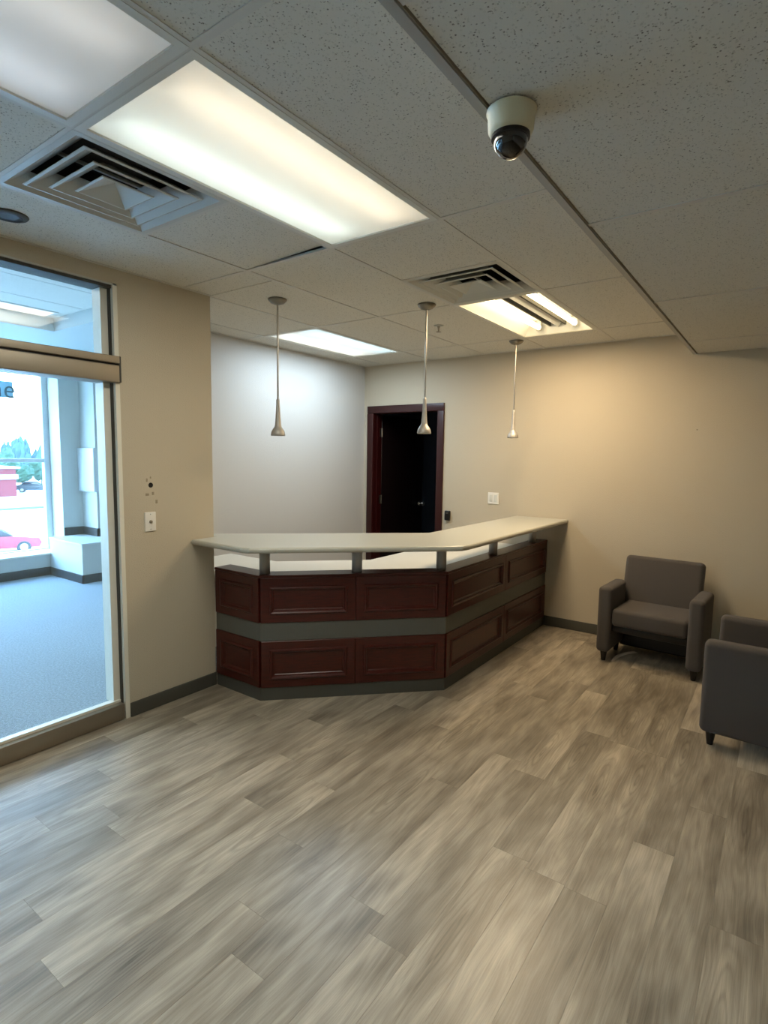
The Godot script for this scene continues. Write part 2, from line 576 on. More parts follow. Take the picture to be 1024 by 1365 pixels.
func build_floor() -> void:
	var f := shell("floor")
	boxed("subfloor", Vector3(-4.9, -0.12, -7.7), Vector3(2.6, -0.004, 2.75), M.slab, f)
	var looks := []
	for k in 12:
		var t := plank_image(k, 112, 900, Color(0.44, 0.40, 0.345), Color(0.80, 0.75, 0.67), 0.74)
		for tint in [0.87, 0.97]:
			var m := mat(Color(minf(tint, 1.0), minf(tint * 0.995, 1.0), minf(tint * 0.985, 1.0)), 0.34)
			m.albedo_texture = t
			m.metallic_specular = 0.5
			looks.append(m)
	var known := {0: -1.048, -1: -1.20, -3: -1.90, 6: -2.38, -2: -2.75, 3: -2.0}
	var w := 0.1515
	var rest := sts()
	for k in range(-18, 26):
		var x0 := maxf(-1.322 + w * k, XA)
		var x1 := minf(-1.322 + w * (k + 1), 2.45)
		if x1 - x0 < 0.02: continue
		var start: float = known[k] if known.has(k) else rng.randf_range(-1.22, 0.0)
		var z := start + 1.22 * 6
		while z > -7.6:
			var z1 := minf(z, ZW + 0.1 if x1 < XL else 2.6)
			var z0 := maxf(z - 1.22, -7.6 if x1 < -1.9 else ZB)
			if z1 - z0 > 0.02:
				var seen := false
				for q in [Vector3(x0, 0, z0), Vector3(x1, 0, z0), Vector3(x0, 0, z1), Vector3(x1, 0, z1), Vector3((x0 + x1) / 2, 0, (z0 + z1) / 2)]:
					seen = seen or sees(q)
				if z1 < ZB - 0.3: seen = false
				var flip := rng.randf() < 0.5
				var u := Vector4(1, 1, 0, 0) if flip else Vector4(0, 0, 1, 1)
				var look: Material = looks[rng.randi() % looks.size()]
				if seen:
					var s := sts()
					plank_into(s, x0, x1, z0, z1, u)
					obj("plank", s, look, f)
				else:
					plank_into(rest, x0, x1, z0, z1, u)
			z -= 1.22
	var o := obj("plank_field", rest, looks[4], f)
	o.set_meta("kind", "stuff")

# ---------------------------------------------------------------- ceiling
func tile_at(parent: Node, x0: float, x1: float, z0: float, z1: float, y: float) -> MeshInstance3D:
	var s := sts()
	box(s, Vector3(x0 + 0.003, y + 0.0015, z0 + 0.003), Vector3(x1 - 0.003, y + 0.016, z1 - 0.003))
	return obj("ceiling_tile", s, M.tile, parent)

func bar_at(parent: Node, x0: float, x1: float, z0: float, z1: float, y: float) -> void:
	boxed("grid_bar", Vector3(x0, y - 0.0015, z0), Vector3(x1, y + 0.0015, z1), M.grid, parent)

func build_ceiling() -> void:
	var c := shell("ceiling")
	boxed("slab", Vector3(-8.2, 3.05, -7.75), Vector3(2.6, 3.2, 2.75), M.slab, c)
	var xs := [XA, X0 - 3 * T, X0 - 2 * T, X0 - T, X0, X0 + T, XE]
	var zs := [2.6, Z0 + 4 * T, Z0 + 2 * T, Z0, Z0 - 2 * T, Z0 - 4 * T, Z0 - 6 * T, ZB]
	for i in 6:
		for j in 7:
			var x0: float = xs[i]
			var x1: float = xs[i + 1]
			var z1: float = zs[j]
			var z0: float = zs[j + 1]
			if i < 2:
				z1 = minf(z1, ZW)
			if i == 2 and z1 > ZW:
				if z0 < ZW:
					tile_at(c, x0, x1, z0, ZW, CEIL)
					z0 = ZW
				x0 = XL
			if z1 - z0 < 0.05: continue
			if i == 4 and j in [2, 3, 5] or i == 1 and j == 5: continue       # light fittings
			if i == 3 and j == 3:                     # the return-air side: diffuser, then a half tile that has slipped
				var t := tile_at(c, x0, x1, z0 + 0.008, z1 - T, CEIL)
				var pivot := Vector3(x0, CEIL, z1 - T)
				t.transform = Transform3D(Basis(Vector3.BACK, 0.034), Vector3.ZERO)
				t.position = pivot - t.basis * pivot
				bar_at(c, x0 + 0.012, x1 - 0.012, z1 - T - 0.012, z1 - T + 0.012, CEIL)
				continue
			if i == 4 and j == 4:
				tile_at(c, x0, x1, z1 - T, z1, CEIL)
				bar_at(c, x0 + 0.012, x1 - 0.012, z1 - T - 0.012, z1 - T + 0.012, CEIL)
				continue
			tile_at(c, x0, x1, z0, z1, CEIL)
	for i in range(1, 6):
		bar_at(c, xs[i] - 0.012, xs[i] + 0.012, ZB, ZW if i <= 2 else 2.6, CEIL)
	for j in range(1, 7):
		for i in 6:
			if i < 2 and zs[j] > ZW: continue
			bar_at(c, maxf(xs[i] + 0.012, XL if zs[j] > ZW else XA), xs[i + 1] - 0.012, zs[j] - 0.012, zs[j] + 0.012, CEIL)
	# wall angles
	bar_at(c, XL, XL + 0.022, ZW, 2.6, CEIL)
	bar_at(c, XA, XE, ZB, ZB + 0.022, CEIL)
	bar_at(c, XA, XA + 0.022, ZB, ZW, CEIL)
	# lower ceiling on the right
	var d := shell("ceiling_001")
	boxed("fascia", Vector3(XE, SOFFIT + 0.002, ZB), Vector3(XE + 0.013, 2.9, 2.6), M.paint, d)
	boxed("edge_trim", Vector3(XE - 0.012, SOFFIT - 0.004, ZB), Vector3(XE + 0.012, SOFFIT + 0.002, 2.6), M.trim, d)
	boxed("shadow_gap", Vector3(XE + 0.013, SOFFIT + 0.012, ZB), Vector3(XE + 0.03, SOFFIT + 0.02, 2.6), M.void, d)
	var sx := [XE + 0.017, XE + T, XE + 2 * T, XE + 3 * T, XE + 4 * T, 2.45]
	for i in 5:
		for j in 7:
			tile_at(d, sx[i], sx[i + 1], zs[j + 1], zs[j], SOFFIT)
	for i in range(1, 5):
		bar_at(d, sx[i] - 0.012, sx[i] + 0.012, ZB, 2.6, SOFFIT)
	for j in range(1, 7):
		for i in 5:
			bar_at(d, sx[i] + (0.0 if i == 0 else 0.012), sx[i + 1] - 0.012, zs[j] - 0.012, zs[j] + 0.012, SOFFIT)

func build_ceiling_lights() -> void:
	var sites := [
		["long recessed ceiling light with glowing flat diffuser, nearest the camera and lit", X0, Z0, Color(0.94, 1.0, 0.97), Color(1.0, 0.92, 0.80), 3.6, true],
		["recessed ceiling light behind the reception desk with a cool bluish white diffuser", X0 - 3 * T, Z0 - 4 * T, Color(1.0, 0.98, 0.94), Color(0.76, 0.92, 1.0), 4.6, true],
		["dim greyish ceiling light at the top left, beyond the glowing long light", X0, Z0 + 2 * T, Color(0.97, 0.98, 1.0), Color(1.0, 0.98, 0.95), 1.6, true],
		["warm open ceiling light with two bare bright tubes beside the far air vent", X0, Z0 - 4 * T, Color(1.0, 0.90, 0.70), Color(1.0, 0.90, 0.70), 6.0, false],
	]
	for q in sites:
		var o := thing("ceiling_light", q[0], "ceiling light", Vector3(q[1] + T / 2, CEIL, q[2] - T))
		var hx := T / 2 - 0.004
		var hz := T - 0.004
		var s := sts()                                   # flange round the opening
		for x in [-1, 1]:
			box(s, Vector3(x * hx, -0.0025, -hz), Vector3(x * (hx - 0.026), 0.004, hz))
			box(s, Vector3(x * (hx - 0.026), -0.0025, x * hz), Vector3(-x * (hx - 0.026), 0.004, x * (hz - 0.026)))
		obj("frame", s, M.white_metal, o)
		s = sts()                                        # pressed-steel pan, its sides sloping
		var a := hx - 0.022
		var b := hz - 0.022
		var up := 0.115
		var ta := a - 0.055
		var tb := b - 0.012
		quad(s, Vector3(-ta, up, -tb), Vector3(ta, up, -tb), Vector3(ta, up, tb), Vector3(-ta, up, tb))
		for x in [-1, 1]:
			quad(s, Vector3(x * a, 0, -x * b), Vector3(x * ta, up, -x * tb), Vector3(x * ta, up, x * tb), Vector3(x * a, 0, x * b))
			quad(s, Vector3(-x * a, 0, -x * b), Vector3(-x * ta, up, -x * tb), Vector3(x * ta, up, -x * tb), Vector3(x * a, 0, -x * b))
		quad(s, Vector3(-ta, up + 0.01, -tb), Vector3(-ta, up + 0.01, tb), Vector3(ta, up + 0.01, tb), Vector3(ta, up + 0.01, -tb))
		obj("reflector_pan", s, M.reflector, o)
		for side in [-1, 1]:
			s = sts()
			var x: float = side * 0.145
			var y := 0.072 if q[6] else 0.055
			tube(s, [Vector3(x, y, -tb + 0.03), Vector3(x, y, tb - 0.03)], 0.0135 if q[6] else 0.019, 12)
			var on := glow(q[3] if side < 0 else q[4], q[5])
			obj("fluorescent_tube", s, on, o)
			for e in [-1, 1]:
				s = sts()
				rbox(s, Vector3(x - 0.02, y - 0.025, e * (tb - 0.03) - 0.008), Vector3(x + 0.02, up, e * (tb - 0.03) + 0.008), 0.004, 1)
				obj("lamp_holder", s, M.white_metal, o)
		if q[6]:
			s = sts()
			box(s, Vector3(-hx + 0.028, 0.002, -hz + 0.028), Vector3(hx - 0.028, 0.0022, hz - 0.028))
			s = sts()
			var n := 8
			s.set_smooth_group(1)
			for i in n:                                  # the sheet sags a little
				for j in n:
					var p := []
					for uv in [[i, j], [i, j + 1], [i + 1, j + 1], [i + 1, j]]:
						var u: float = float(uv[0]) / n * 2.0 - 1.0
						var v: float = float(uv[1]) / n * 2.0 - 1.0
						p.append(Vector3(u * (hx - 0.024), 0.006 - 0.004 * (1 - u * u) * (1 - v * v), v * (hz - 0.024)))
					quad(s, p[0], p[3], p[2], p[1])
			obj("diffuser_lens", s, M.lens, o)
		else:
			s = sts()                                    # ballast cover along the middle
			var w := 0.062
			for x in [-1, 1]:
				quad(s, Vector3(0, 0.05, -x * tb), Vector3(x * w, 0.105, -x * tb), Vector3(x * w, 0.105, x * tb), Vector3(0, 0.05, x * tb))
			obj("ballast_cover", s, M.reflector, o)
			for x in [-1, 1]:
				boxed("cover_seam", Vector3(x * w - 0.007, 0.060, -tb), Vector3(x * w + 0.007, 0.108, tb), M.base, o)

func ring_band(s: SurfaceTool, h0: float, y0: float, h1: float, y1: float, th := 0.003) -> void:   # sloping square ring, both sides
	for k in 4:
		var a := Basis(Vector3.UP, k * PI / 2)
		quad(s, a * Vector3(-h0, y0, h0), a * Vector3(h0, y0, h0), a * Vector3(h1, y1, h1), a * Vector3(-h1, y1, h1))
		quad(s, a * Vector3(-h0, y0 + th, h0), a * Vector3(-h1, y1 + th, h1), a * Vector3(h1, y1 + th, h1), a * Vector3(h0, y0 + th, h0))
		quad(s, a * Vector3(-h0, y0, h0), a * Vector3(-h0, y0 + th, h0), a * Vector3(h0, y0 + th, h0), a * Vector3(h0, y0, h0))

func build_diffusers() -> void:
	for q in [["square air vent with stepped louvres beside the long glowing light", X0 - T, Z0], ["square air vent adjoining the warm open ceiling light with bare tubes", X0, Z0 - 3 * T]]:
		var o := thing("air_vent", q[0], "air vent", Vector3(q[1] + T / 2, CEIL, q[2] - T / 2))
		var h := T / 2 - 0.004
		var s := sts()
		ring_band(s, h, -0.002, h - 0.022, -0.002, 0.004)
		ring_band(s, h - 0.022, -0.002, 0.212, 0.046)
		obj("frame", s, M.vent, o)
		s = sts()
		ring_band(s, 0.212, 0.046, 0.19, 0.13)
		quad(s, Vector3(-0.19, 0.13, -0.19), Vector3(0.19, 0.13, -0.19), Vector3(0.19, 0.13, 0.19), Vector3(-0.19, 0.13, 0.19))
		obj("back_pan", s, M.duct, o)
		for c in [[0.222, -0.004, 0.150, 0.046], [0.158, -0.008, 0.092, 0.040]]:
			s = sts()
			ring_band(s, c[0] + 0.010, c[1] + 0.002, c[0], c[1])
			ring_band(s, c[0], c[1], c[2], c[3])
			obj("louvre", s, M.vent, o)
		s = sts()
		ring_band(s, 0.102, -0.010, 0.094, -0.012)
		ring_band(s, 0.094, -0.012, 0.004, 0.030)
		obj("centre_cone", s, M.vent, o)
		boxed("bracket", Vector3(-0.006, 0.05, -0.24), Vector3(0.006, 0.06, 0.24), M.vent, o)

# ---------------------------------------------------------------- glazed wall of the office
func build_glazing() -> void:
	var t := shell("trim_1")
	var s := sts()
	box(s, Vector3(XL - 0.02, 0.0, -1.725), Vector3(XL + 0.004, 1.955, -1.700))
	box(s, Vector3(XL - 0.02, 2.10, -1.725), Vector3(XL + 0.004, 2.492, -1.700))
	obj("front_jamb", s, M.jamb, t)
	s = sts()
	box(s, Vector3(XL - 0.13, 0.0, -1.725), Vector3(XL - 0.02, 2.47, -1.694))
	obj("gasket", s, M.gasket, t)
	s = sts()
	box(s, Vector3(XL - 0.13, 0.10, -1.694), Vector3(XL - 0.045, 1.955, -1.655))
	box(s, Vector3(XL - 0.13, 2.10, -1.694), Vector3(XL - 0.045, 2.47, -1.655))
	obj("rear_jamb", s, M.jamb, t)
	s = sts()
	box(s, Vector3(XL - 0.13, 2.468, -1.70), Vector3(XL - 0.01, 2.488, 2.4))
	obj("head_channel", s, M.gasket, t)
	s = sts()
	box(s, Vector3(XL - 0.13, 2.484, -1.725), Vector3(XL + 0.004, 2.492, 2.4))
	obj("head_bead", s, M.vent, t)
	# header of the sliding door, two bars with a dark slot between them
	s = sts()
	rbox(s, Vector3(XL - 0.13, 2.060, -1.715), Vector3(XL + 0.03, 2.10, 2.4), 0.004, 2)
	obj("transom_rail", s, M.bronze, t)
	s = sts()
	box(s, Vector3(XL - 0.12, 2.048, -1.712), Vector3(XL + 0.012, 2.062, 2.4))
	obj("track_slot", s, M.black, t)
	s = sts()
	rbox(s, Vector3(XL - 0.13, 1.957, -1.712), Vector3(XL + 0.03, 2.050, 2.4), 0.005, 2)
	obj("operator_cover", s, M.bronze, t)
	s = sts()
	rbox(s, Vector3(XL - 0.13, 1.957, -1.724), Vector3(XL + 0.028, 2.10, -1.7115), 0.003, 1)
	obj("end_cap", s, M.gasket, t)
	s = sts()
	box(s, Vector3(XL - 0.062, 2.10, -1.66), Vector3(XL - 0.056, 2.47, 2.4))
	var w := struct("window_1", s, M.glass)
	w.name = "window_1"
	# sliding door leaf
	var d := shell("door_1")
	s = sts()
	box(s, Vector3(XL - 0.062, 0.10, -1.66), Vector3(XL - 0.056, 1.96, 2.4))
	obj("glass_pane", s, M.glass, d)
	s = sts()
	rbox(s, Vector3(XL - 0.085, 0.004, -1.692), Vector3(XL + 0.004, 0.098, 2.4), 0.003, 1)
	obj("bottom_rail", s, M.bronze, d)
	s = sts()
	box(s, Vector3(XL - 0.075, 0.098, -1.692), Vector3(XL - 0.035, 0.112, 2.4))
	obj("glazing_bead", s, M.jamb, d)

# ---------------------------------------------------------------- the office behind the glass
func build_office() -> void:
	var s := sts()
	box(s, Vector3(-8.2, -0.12, -4.75), Vector3(XL - 0.125, 0.0, 2.75))
	struct("floor_001", s, M.carpet)
	s = sts()
	var xi := -7.58
	box(s, Vector3(-7.98, 0, -3.43), Vector3(xi, 0.265, 2.6))
	box(s, Vector3(-7.98, 2.62, -3.43), Vector3(xi, 3.05, 2.6))
	box(s, Vector3(-7.98, 0, -4.75), Vector3(xi, 3.05, -3.43))
	box(s, Vector3(-7.98, 0.265, 1.9), Vector3(xi, 2.62, 2.6))
	struct("wall_window", s, M.white_wall)
	s = sts()
	box(s, Vector3(xi, 0, -4.75), Vector3(XA - 0.15, 3.05, -4.6))
	struct("wall_office_end", s, M.white_wall)
	s = sts()
	box(s, Vector3(-7.98, 0, 2.6), Vector3(XL - 0.13, 3.05, 2.75))
	struct("wall_office_front", s, M.white_wall)
	s = sts()
	box(s, Vector3(XL - 0.14, 0, 2.4), Vector3(XL - 0.131, 3.05, 2.6))
	struct("wall_office_side", s, M.white_wall)
	s = sts()
	rbox(s, Vector3(xi, 0, -3.25), Vector3(xi + 0.014, 0.105, 2.6), 0.005, 1)
	struct("baseboard_office", s, M.base_dark)
	# window
	var w := shell("window_2")
	s = sts()
	var xg := -7.93
	rbox(s, Vector3(xg - 0.03, 0.265, -3.43), Vector3(xg + 0.05, 2.62, -3.36), 0.006, 1)
	for z in [-1.75, -0.07, 1.83]:
		rbox(s, Vector3(xg - 0.03, 0.30, z), Vector3(xg + 0.05, 2.62, z + 0.07), 0.006, 1)
	rbox(s, Vector3(xg - 0.03, 0.265, -3.40), Vector3(xg + 0.03, 0.297, 1.9), 0.006, 1)
	rbox(s, Vector3(xg - 0.03, 2.56, -3.40), Vector3(xg + 0.05, 2.62, 1.9), 0.006, 1)
	obj("window_frame", s, M.cabinet, w)
	s = sts()
	rbox(s, Vector3(xg - 0.03, 1.425, -3.37), Vector3(xg + 0.04, 1.475, 1.85), 0.006, 1)
	obj("window_rail", s, M.cabinet, w)
	var edges := [-3.37, -1.70, 0.0, 1.85]
	for k in 3:
		for y in [[0.29, 1.43], [1.47, 2.57]]:
			boxed("window_pane", Vector3(xg - 0.004, y[0], edges[k]), Vector3(xg + 0.002, y[1], edges[k + 1]), M.glass, w)
	s = sts()
	rbox(s, Vector3(xg + 0.032, 0.262, -3.425), Vector3(xi + 0.03, 0.286, 1.9), 0.006, 2)
	obj("window_sill", s, M.jamb, w)
	# lettering on the glass, cut off by the edge of the door opening
	boxed("sign_strip", Vector3(xg + 0.003, 2.225, -3.05), Vector3(xg + 0.006, 2.425, -1.78), M.decal, w)
	var tm := TextMesh.new()
	var fo := SystemFont.new()
	fo.font_names = PackedStringArray(["Droid Sans"])
	tm.font = fo
	tm.text = "ne"
	tm.font_size = 64
	tm.pixel_size = 0.0041
	tm.depth = 0.004
	var l := put("sign_lettering", tm, M.ink, w)
	l.position = Vector3(xg + 0.009, 2.315, -2.93)
	l.rotation_degrees = Vector3(0, 90, 0)
	# boxed ledge, column and cabinet
	var o := thing("ledge", "white boxed ledge with dark skirting below the column beside the office window", "ledge", Vector3(-7.16, 0, -3.92))
	boxed("body", Vector3(-0.418, 0, -0.67), Vector3(0.41, 0.465, 0.67), M.white_wall, o)
	boxed("top", Vector3(-0.418, 0.465, -0.67), Vector3(0.425, 0.482, 0.682), M.cabinet, o)
	s = sts()
	box(s, Vector3(-0.418, 0, 0.67), Vector3(0.422, 0.10, 0.682))
	box(s, Vector3(0.41, 0, -0.67), Vector3(0.422, 0.10, 0.682))
	obj("skirting", s, M.base_dark, o)
	s = sts()
	box(s, Vector3(xi, 0.482, -4.6), Vector3(-7.2, 2.82, -3.68))
	struct("wall_column", s, M.white_wall)
	s = sts()
	box(s, Vector3(xi, 0.482, -3.68), Vector3(xi + 0.012, 0.585, -3.435))
	box(s, Vector3(xi, 0.482, -3.68), Vector3(-7.188, 0.585, -3.668))
	box(s, Vector3(-7.2, 0.482, -4.6), Vector3(-7.188, 0.585, -3.668))
	struct("baseboard_column", s, M.base_dark)
	o = thing("wall_cabinet", "pale grey metal cabinet box fixed on the office column above the ledge", "cabinet", Vector3(-7.36, 1.06, -3.86))
	s = sts()
	rbox(s, Vector3(-0.215, 0, -0.25), Vector3(0.20, 0.56, 0.23), 0.006, 1)
	obj("body", s, M.cabinet, o)
	s = sts()
	rbox(s, Vector3(0.20, 0.02, -0.24), Vector3(0.212, 0.54, 0.19), 0.004, 1)
	obj("door", s, M.cabinet, o)
	for y in [0.38, 0.42, 0.46]:
		boxed("louvre", Vector3(0.212, y, 0.02), Vector3(0.216, y + 0.012, 0.14), M.base, o)
	s = sts()
	rbox(s, Vector3(0.212, 0.12, 0.0), Vector3(0.226, 0.27, 0.05), 0.004, 1)
	obj("latch", s, M.base, o)
	# ceiling of the office, with a lower border along the window
	var c := shell("ceiling_002")
	boxed("ceiling_panel", Vector3(-6.24, 2.93, -2.81), Vector3(XL - 0.13, 2.96, 2.6), M.tile, c)
	s = sts()
	box(s, Vector3(-7.58, 2.80, -4.6), Vector3(-6.24, 2.96, 2.6))
	box(s, Vector3(-6.24, 2.80, -4.6), Vector3(XA - 0.15, 2.96, -2.81))
	box(s, Vector3(XA - 0.16, 2.80, -2.81), Vector3(XL - 0.13, 2.96, ZW + 0.15))
	obj("border", s, M.white_wall, c)
	for x in [-5.6, -4.99]:
		boxed("grid_bar", Vector3(x - 0.012, 2.927, -2.81), Vector3(x + 0.012, 2.931, 2.6), M.grid, c)
	for z in [-1.0, 0.22, 1.44]:
		boxed("grid_bar", Vector3(-6.24, 2.927, z - 0.012), Vector3(XL - 0.13, 2.931, z + 0.012), M.grid, c)
	for q in [["slim cream glowing ceiling light seen through the transom against the office border", -6.22, -5.93, -2.72, -1.2], ["white glowing ceiling light at the left edge behind the transom glass", -4.88, -4.52, -1.84, -0.6]]:
		o = thing("office_ceiling_light", q[0], "ceiling light", Vector3((q[1] + q[2]) / 2, 2.93, (q[3] + q[4]) / 2))
		var hx: float = (q[2] - q[1]) / 2
		var hz: float = (q[4] - q[3]) / 2
		s = sts()
		for x in [-1, 1]:
			box(s, Vector3(x * hx, -0.008, -hz), Vector3(x * (hx - 0.02), 0.0, hz))
			box(s, Vector3(-hx + 0.02, -0.008, x * hz), Vector3(hx - 0.02, 0.0, x * (hz - 0.02)))
		obj("frame", s, M.white_metal, o)
		s = sts()
		rbox(s, Vector3(-hx + 0.02, -0.006, -hz + 0.02), Vector3(hx - 0.02, 0.0, hz - 0.02), 0.002, 1)
		obj("diffuser_lens", s, glow(Color(1.0, 0.92, 0.78), 0.5), o)

# ---------------------------------------------------------------- outside
func blob(s: SurfaceTool, c: Vector3, r: Vector3, sd: int) -> void:      # lumpy crown of foliage
	var n := FastNoiseLite.new()
	n.seed = sd; n.frequency = 1.3; n.fractal_octaves = 3
	s.set_smooth_group(-1)
	var rows := 12
	var cols := 18
	var pt := func(i: int, j: int) -> Vector3:
		var a := PI * i / rows
		var b := TAU * (j % cols) / cols
		var d := Vector3(sin(a) * cos(b), cos(a), sin(a) * sin(b))
		return c + d * r * (1.0 + 0.45 * n.get_noise_3dv(d * 2.2))
	for i in rows:
		for j in cols:
			quad(s, pt.call(i, j), pt.call(i, j + 1), pt.call(i + 1, j + 1), pt.call(i + 1, j))

func car(label: String, at: Vector3, turn: float, paint: Material) -> void:   # 4.6 m long, nose towards +x
	var o := thing("car", label, "car", at, turn)
	var s := sts()
	var side := [Vector2(-2.25, 0.35), Vector2(2.15, 0.30), Vector2(2.28, 0.55), Vector2(2.15, 0.80), Vector2(1.1, 0.95), Vector2(-1.7, 0.98), Vector2(-2.25, 0.92), Vector2(-2.32, 0.6)]
	var top := [Vector2(-1.75, 0.97), Vector2(1.0, 0.94), Vector2(0.25, 1.40), Vector2(-1.0, 1.44)]
	for part in [[side, 0.88, paint, "body"], [top, 0.70, M.car_glass, "windows"]]:
		s = sts()
		var p: Array = part[0]
		var h: float = part[1]
		var n := p.size()
		var m := Vector2.ZERO
		for v in p: m += v / n
		for k in n:
			var a: Vector2 = p[k]
			var b: Vector2 = p[(k + 1) % n]
			quad(s, Vector3(a.x, a.y, h), Vector3(a.x, a.y, -h), Vector3(b.x, b.y, -h), Vector3(b.x, b.y, h))
			tri(s, Vector3(m.x, m.y, h + 0.02), Vector3(a.x, a.y, h), Vector3(b.x, b.y, h))
			tri(s, Vector3(m.x, m.y, -h - 0.02), Vector3(b.x, b.y, -h), Vector3(a.x, a.y, -h))
		obj(part[3], s, part[2], o)
	s = sts()
	rbox(s, Vector3(-1.02, 1.40, -0.66), Vector3(0.28, 1.47, 0.66), 0.03, 2)
	obj("roof", s, paint, o)
	for x in [-1.38, 1.42]:
		for z in [-0.80, 0.80]:
			s = sts()
			lathe(s, [Vector2(0, -0.11), Vector2(0.30, -0.11), Vector2(0.34, -0.08), Vector2(0.34, 0.08), Vector2(0.30, 0.11), Vector2(0.21, 0.11), Vector2(0.20, 0.09), Vector2(0, 0.09)], Vector3.ZERO, 20, false)
			var w := obj("wheel", s, M.tyre, o)
			w.position = Vector3(x, 0.34, z)
			w.rotation_degrees = Vector3(90 * signf(z), 0, 0)
			s = sts()
			lathe(s, [Vector2(0.2, 0.10), Vector2(0.18, 0.115), Vector2(0, 0.12)], Vector3.ZERO, 16, false)
			obj("hubcap", s, M.nickel, w)

func build_outside() -> void:
	var s := sts()
	box(s, Vector3(-420, -4.3, -260), Vector3(-9.5, -4.0, 160))
	struct("ground", s, M.asphalt)
	s = sts()
	box(s, Vector3(-60, -4.0, -45), Vector3(-59.2, -3.82, -5))
	tag(obj("kerb", s, M.kerb), "long grey kerb line across the pale car park outside the window", "kerb")
	car("red car parked closest to the office window", Vector3(-34.9, -4.0, -12.0), deg_to_rad(74.0), M.car_red)
	car("dark car parked under the trees beyond the kerb", Vector3(-83.5, -4.0, -34.2), deg_to_rad(62.0), M.car_dark)
	var o := thing("red_building", "small red building with pale fascia band across the car park", "building", Vector3(-81.0, -4.0, -24.5))
	boxed("wall", Vector3(-4, 0, -5.0), Vector3(4, 3.4, 6.0), M.brick_red, o)
	boxed("fascia", Vector3(-4.2, 2.1, -5.2), Vector3(4.2, 2.7, 6.2), M.fascia, o)
	boxed("roof", Vector3(-4.4, 3.4, -5.4), Vector3(4.4, 3.65, 6.4), M.fascia, o)
	boxed("window", Vector3(3.95, 0.3, -2.5), Vector3(4.06, 1.8, -0.2), M.car_glass, o)
	var k := 0
	for q in [[-97, -34.6, 1.5, 3.6, "bushy green tree just right of the red building"], [-98, -38.4, 1.5, 3.2, "middle bushy green tree behind the dark car"], [-95, -41.2, 1.4, 4.0, "bushy green tree nearest the right side of the window"], [-104, -38.5, 1.9, 4.6, "tall bushy green tree standing furthest back beyond the dark car"], [-101, -42.5, 1.6, 4.2, "bushy green tree behind the one nearest the right side of the window"]]:
		var t := thing("tree", q[4], "tree", Vector3(q[0], -4.0, q[1]), 0, "trees beyond the car park")
		s = sts()
		lathe(s, [Vector2(0.12, 0), Vector2(0.08, q[3] * 0.5)], Vector3.ZERO, 8)
		obj("trunk", s, M.bark, t)
		s = sts()
		blob(s, Vector3(0, q[3] * 0.62, 0), Vector3(q[2], q[3] * 0.42, q[2]), 31 + k)
		blob(s, Vector3(0.3, q[3] * 0.8, 0.4), Vector3(q[2], q[3] * 0.35, q[2]) * 0.6, 61 + k)
		obj("crown", s, M.foliage, t)
		k += 1
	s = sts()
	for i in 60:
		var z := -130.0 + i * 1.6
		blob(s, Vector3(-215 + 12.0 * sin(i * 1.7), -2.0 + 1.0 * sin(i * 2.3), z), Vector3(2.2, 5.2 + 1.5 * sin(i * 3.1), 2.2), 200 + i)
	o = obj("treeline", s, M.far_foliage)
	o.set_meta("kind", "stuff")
	tag(o, "hazy blue-green band of distant trees along the horizon", "trees")

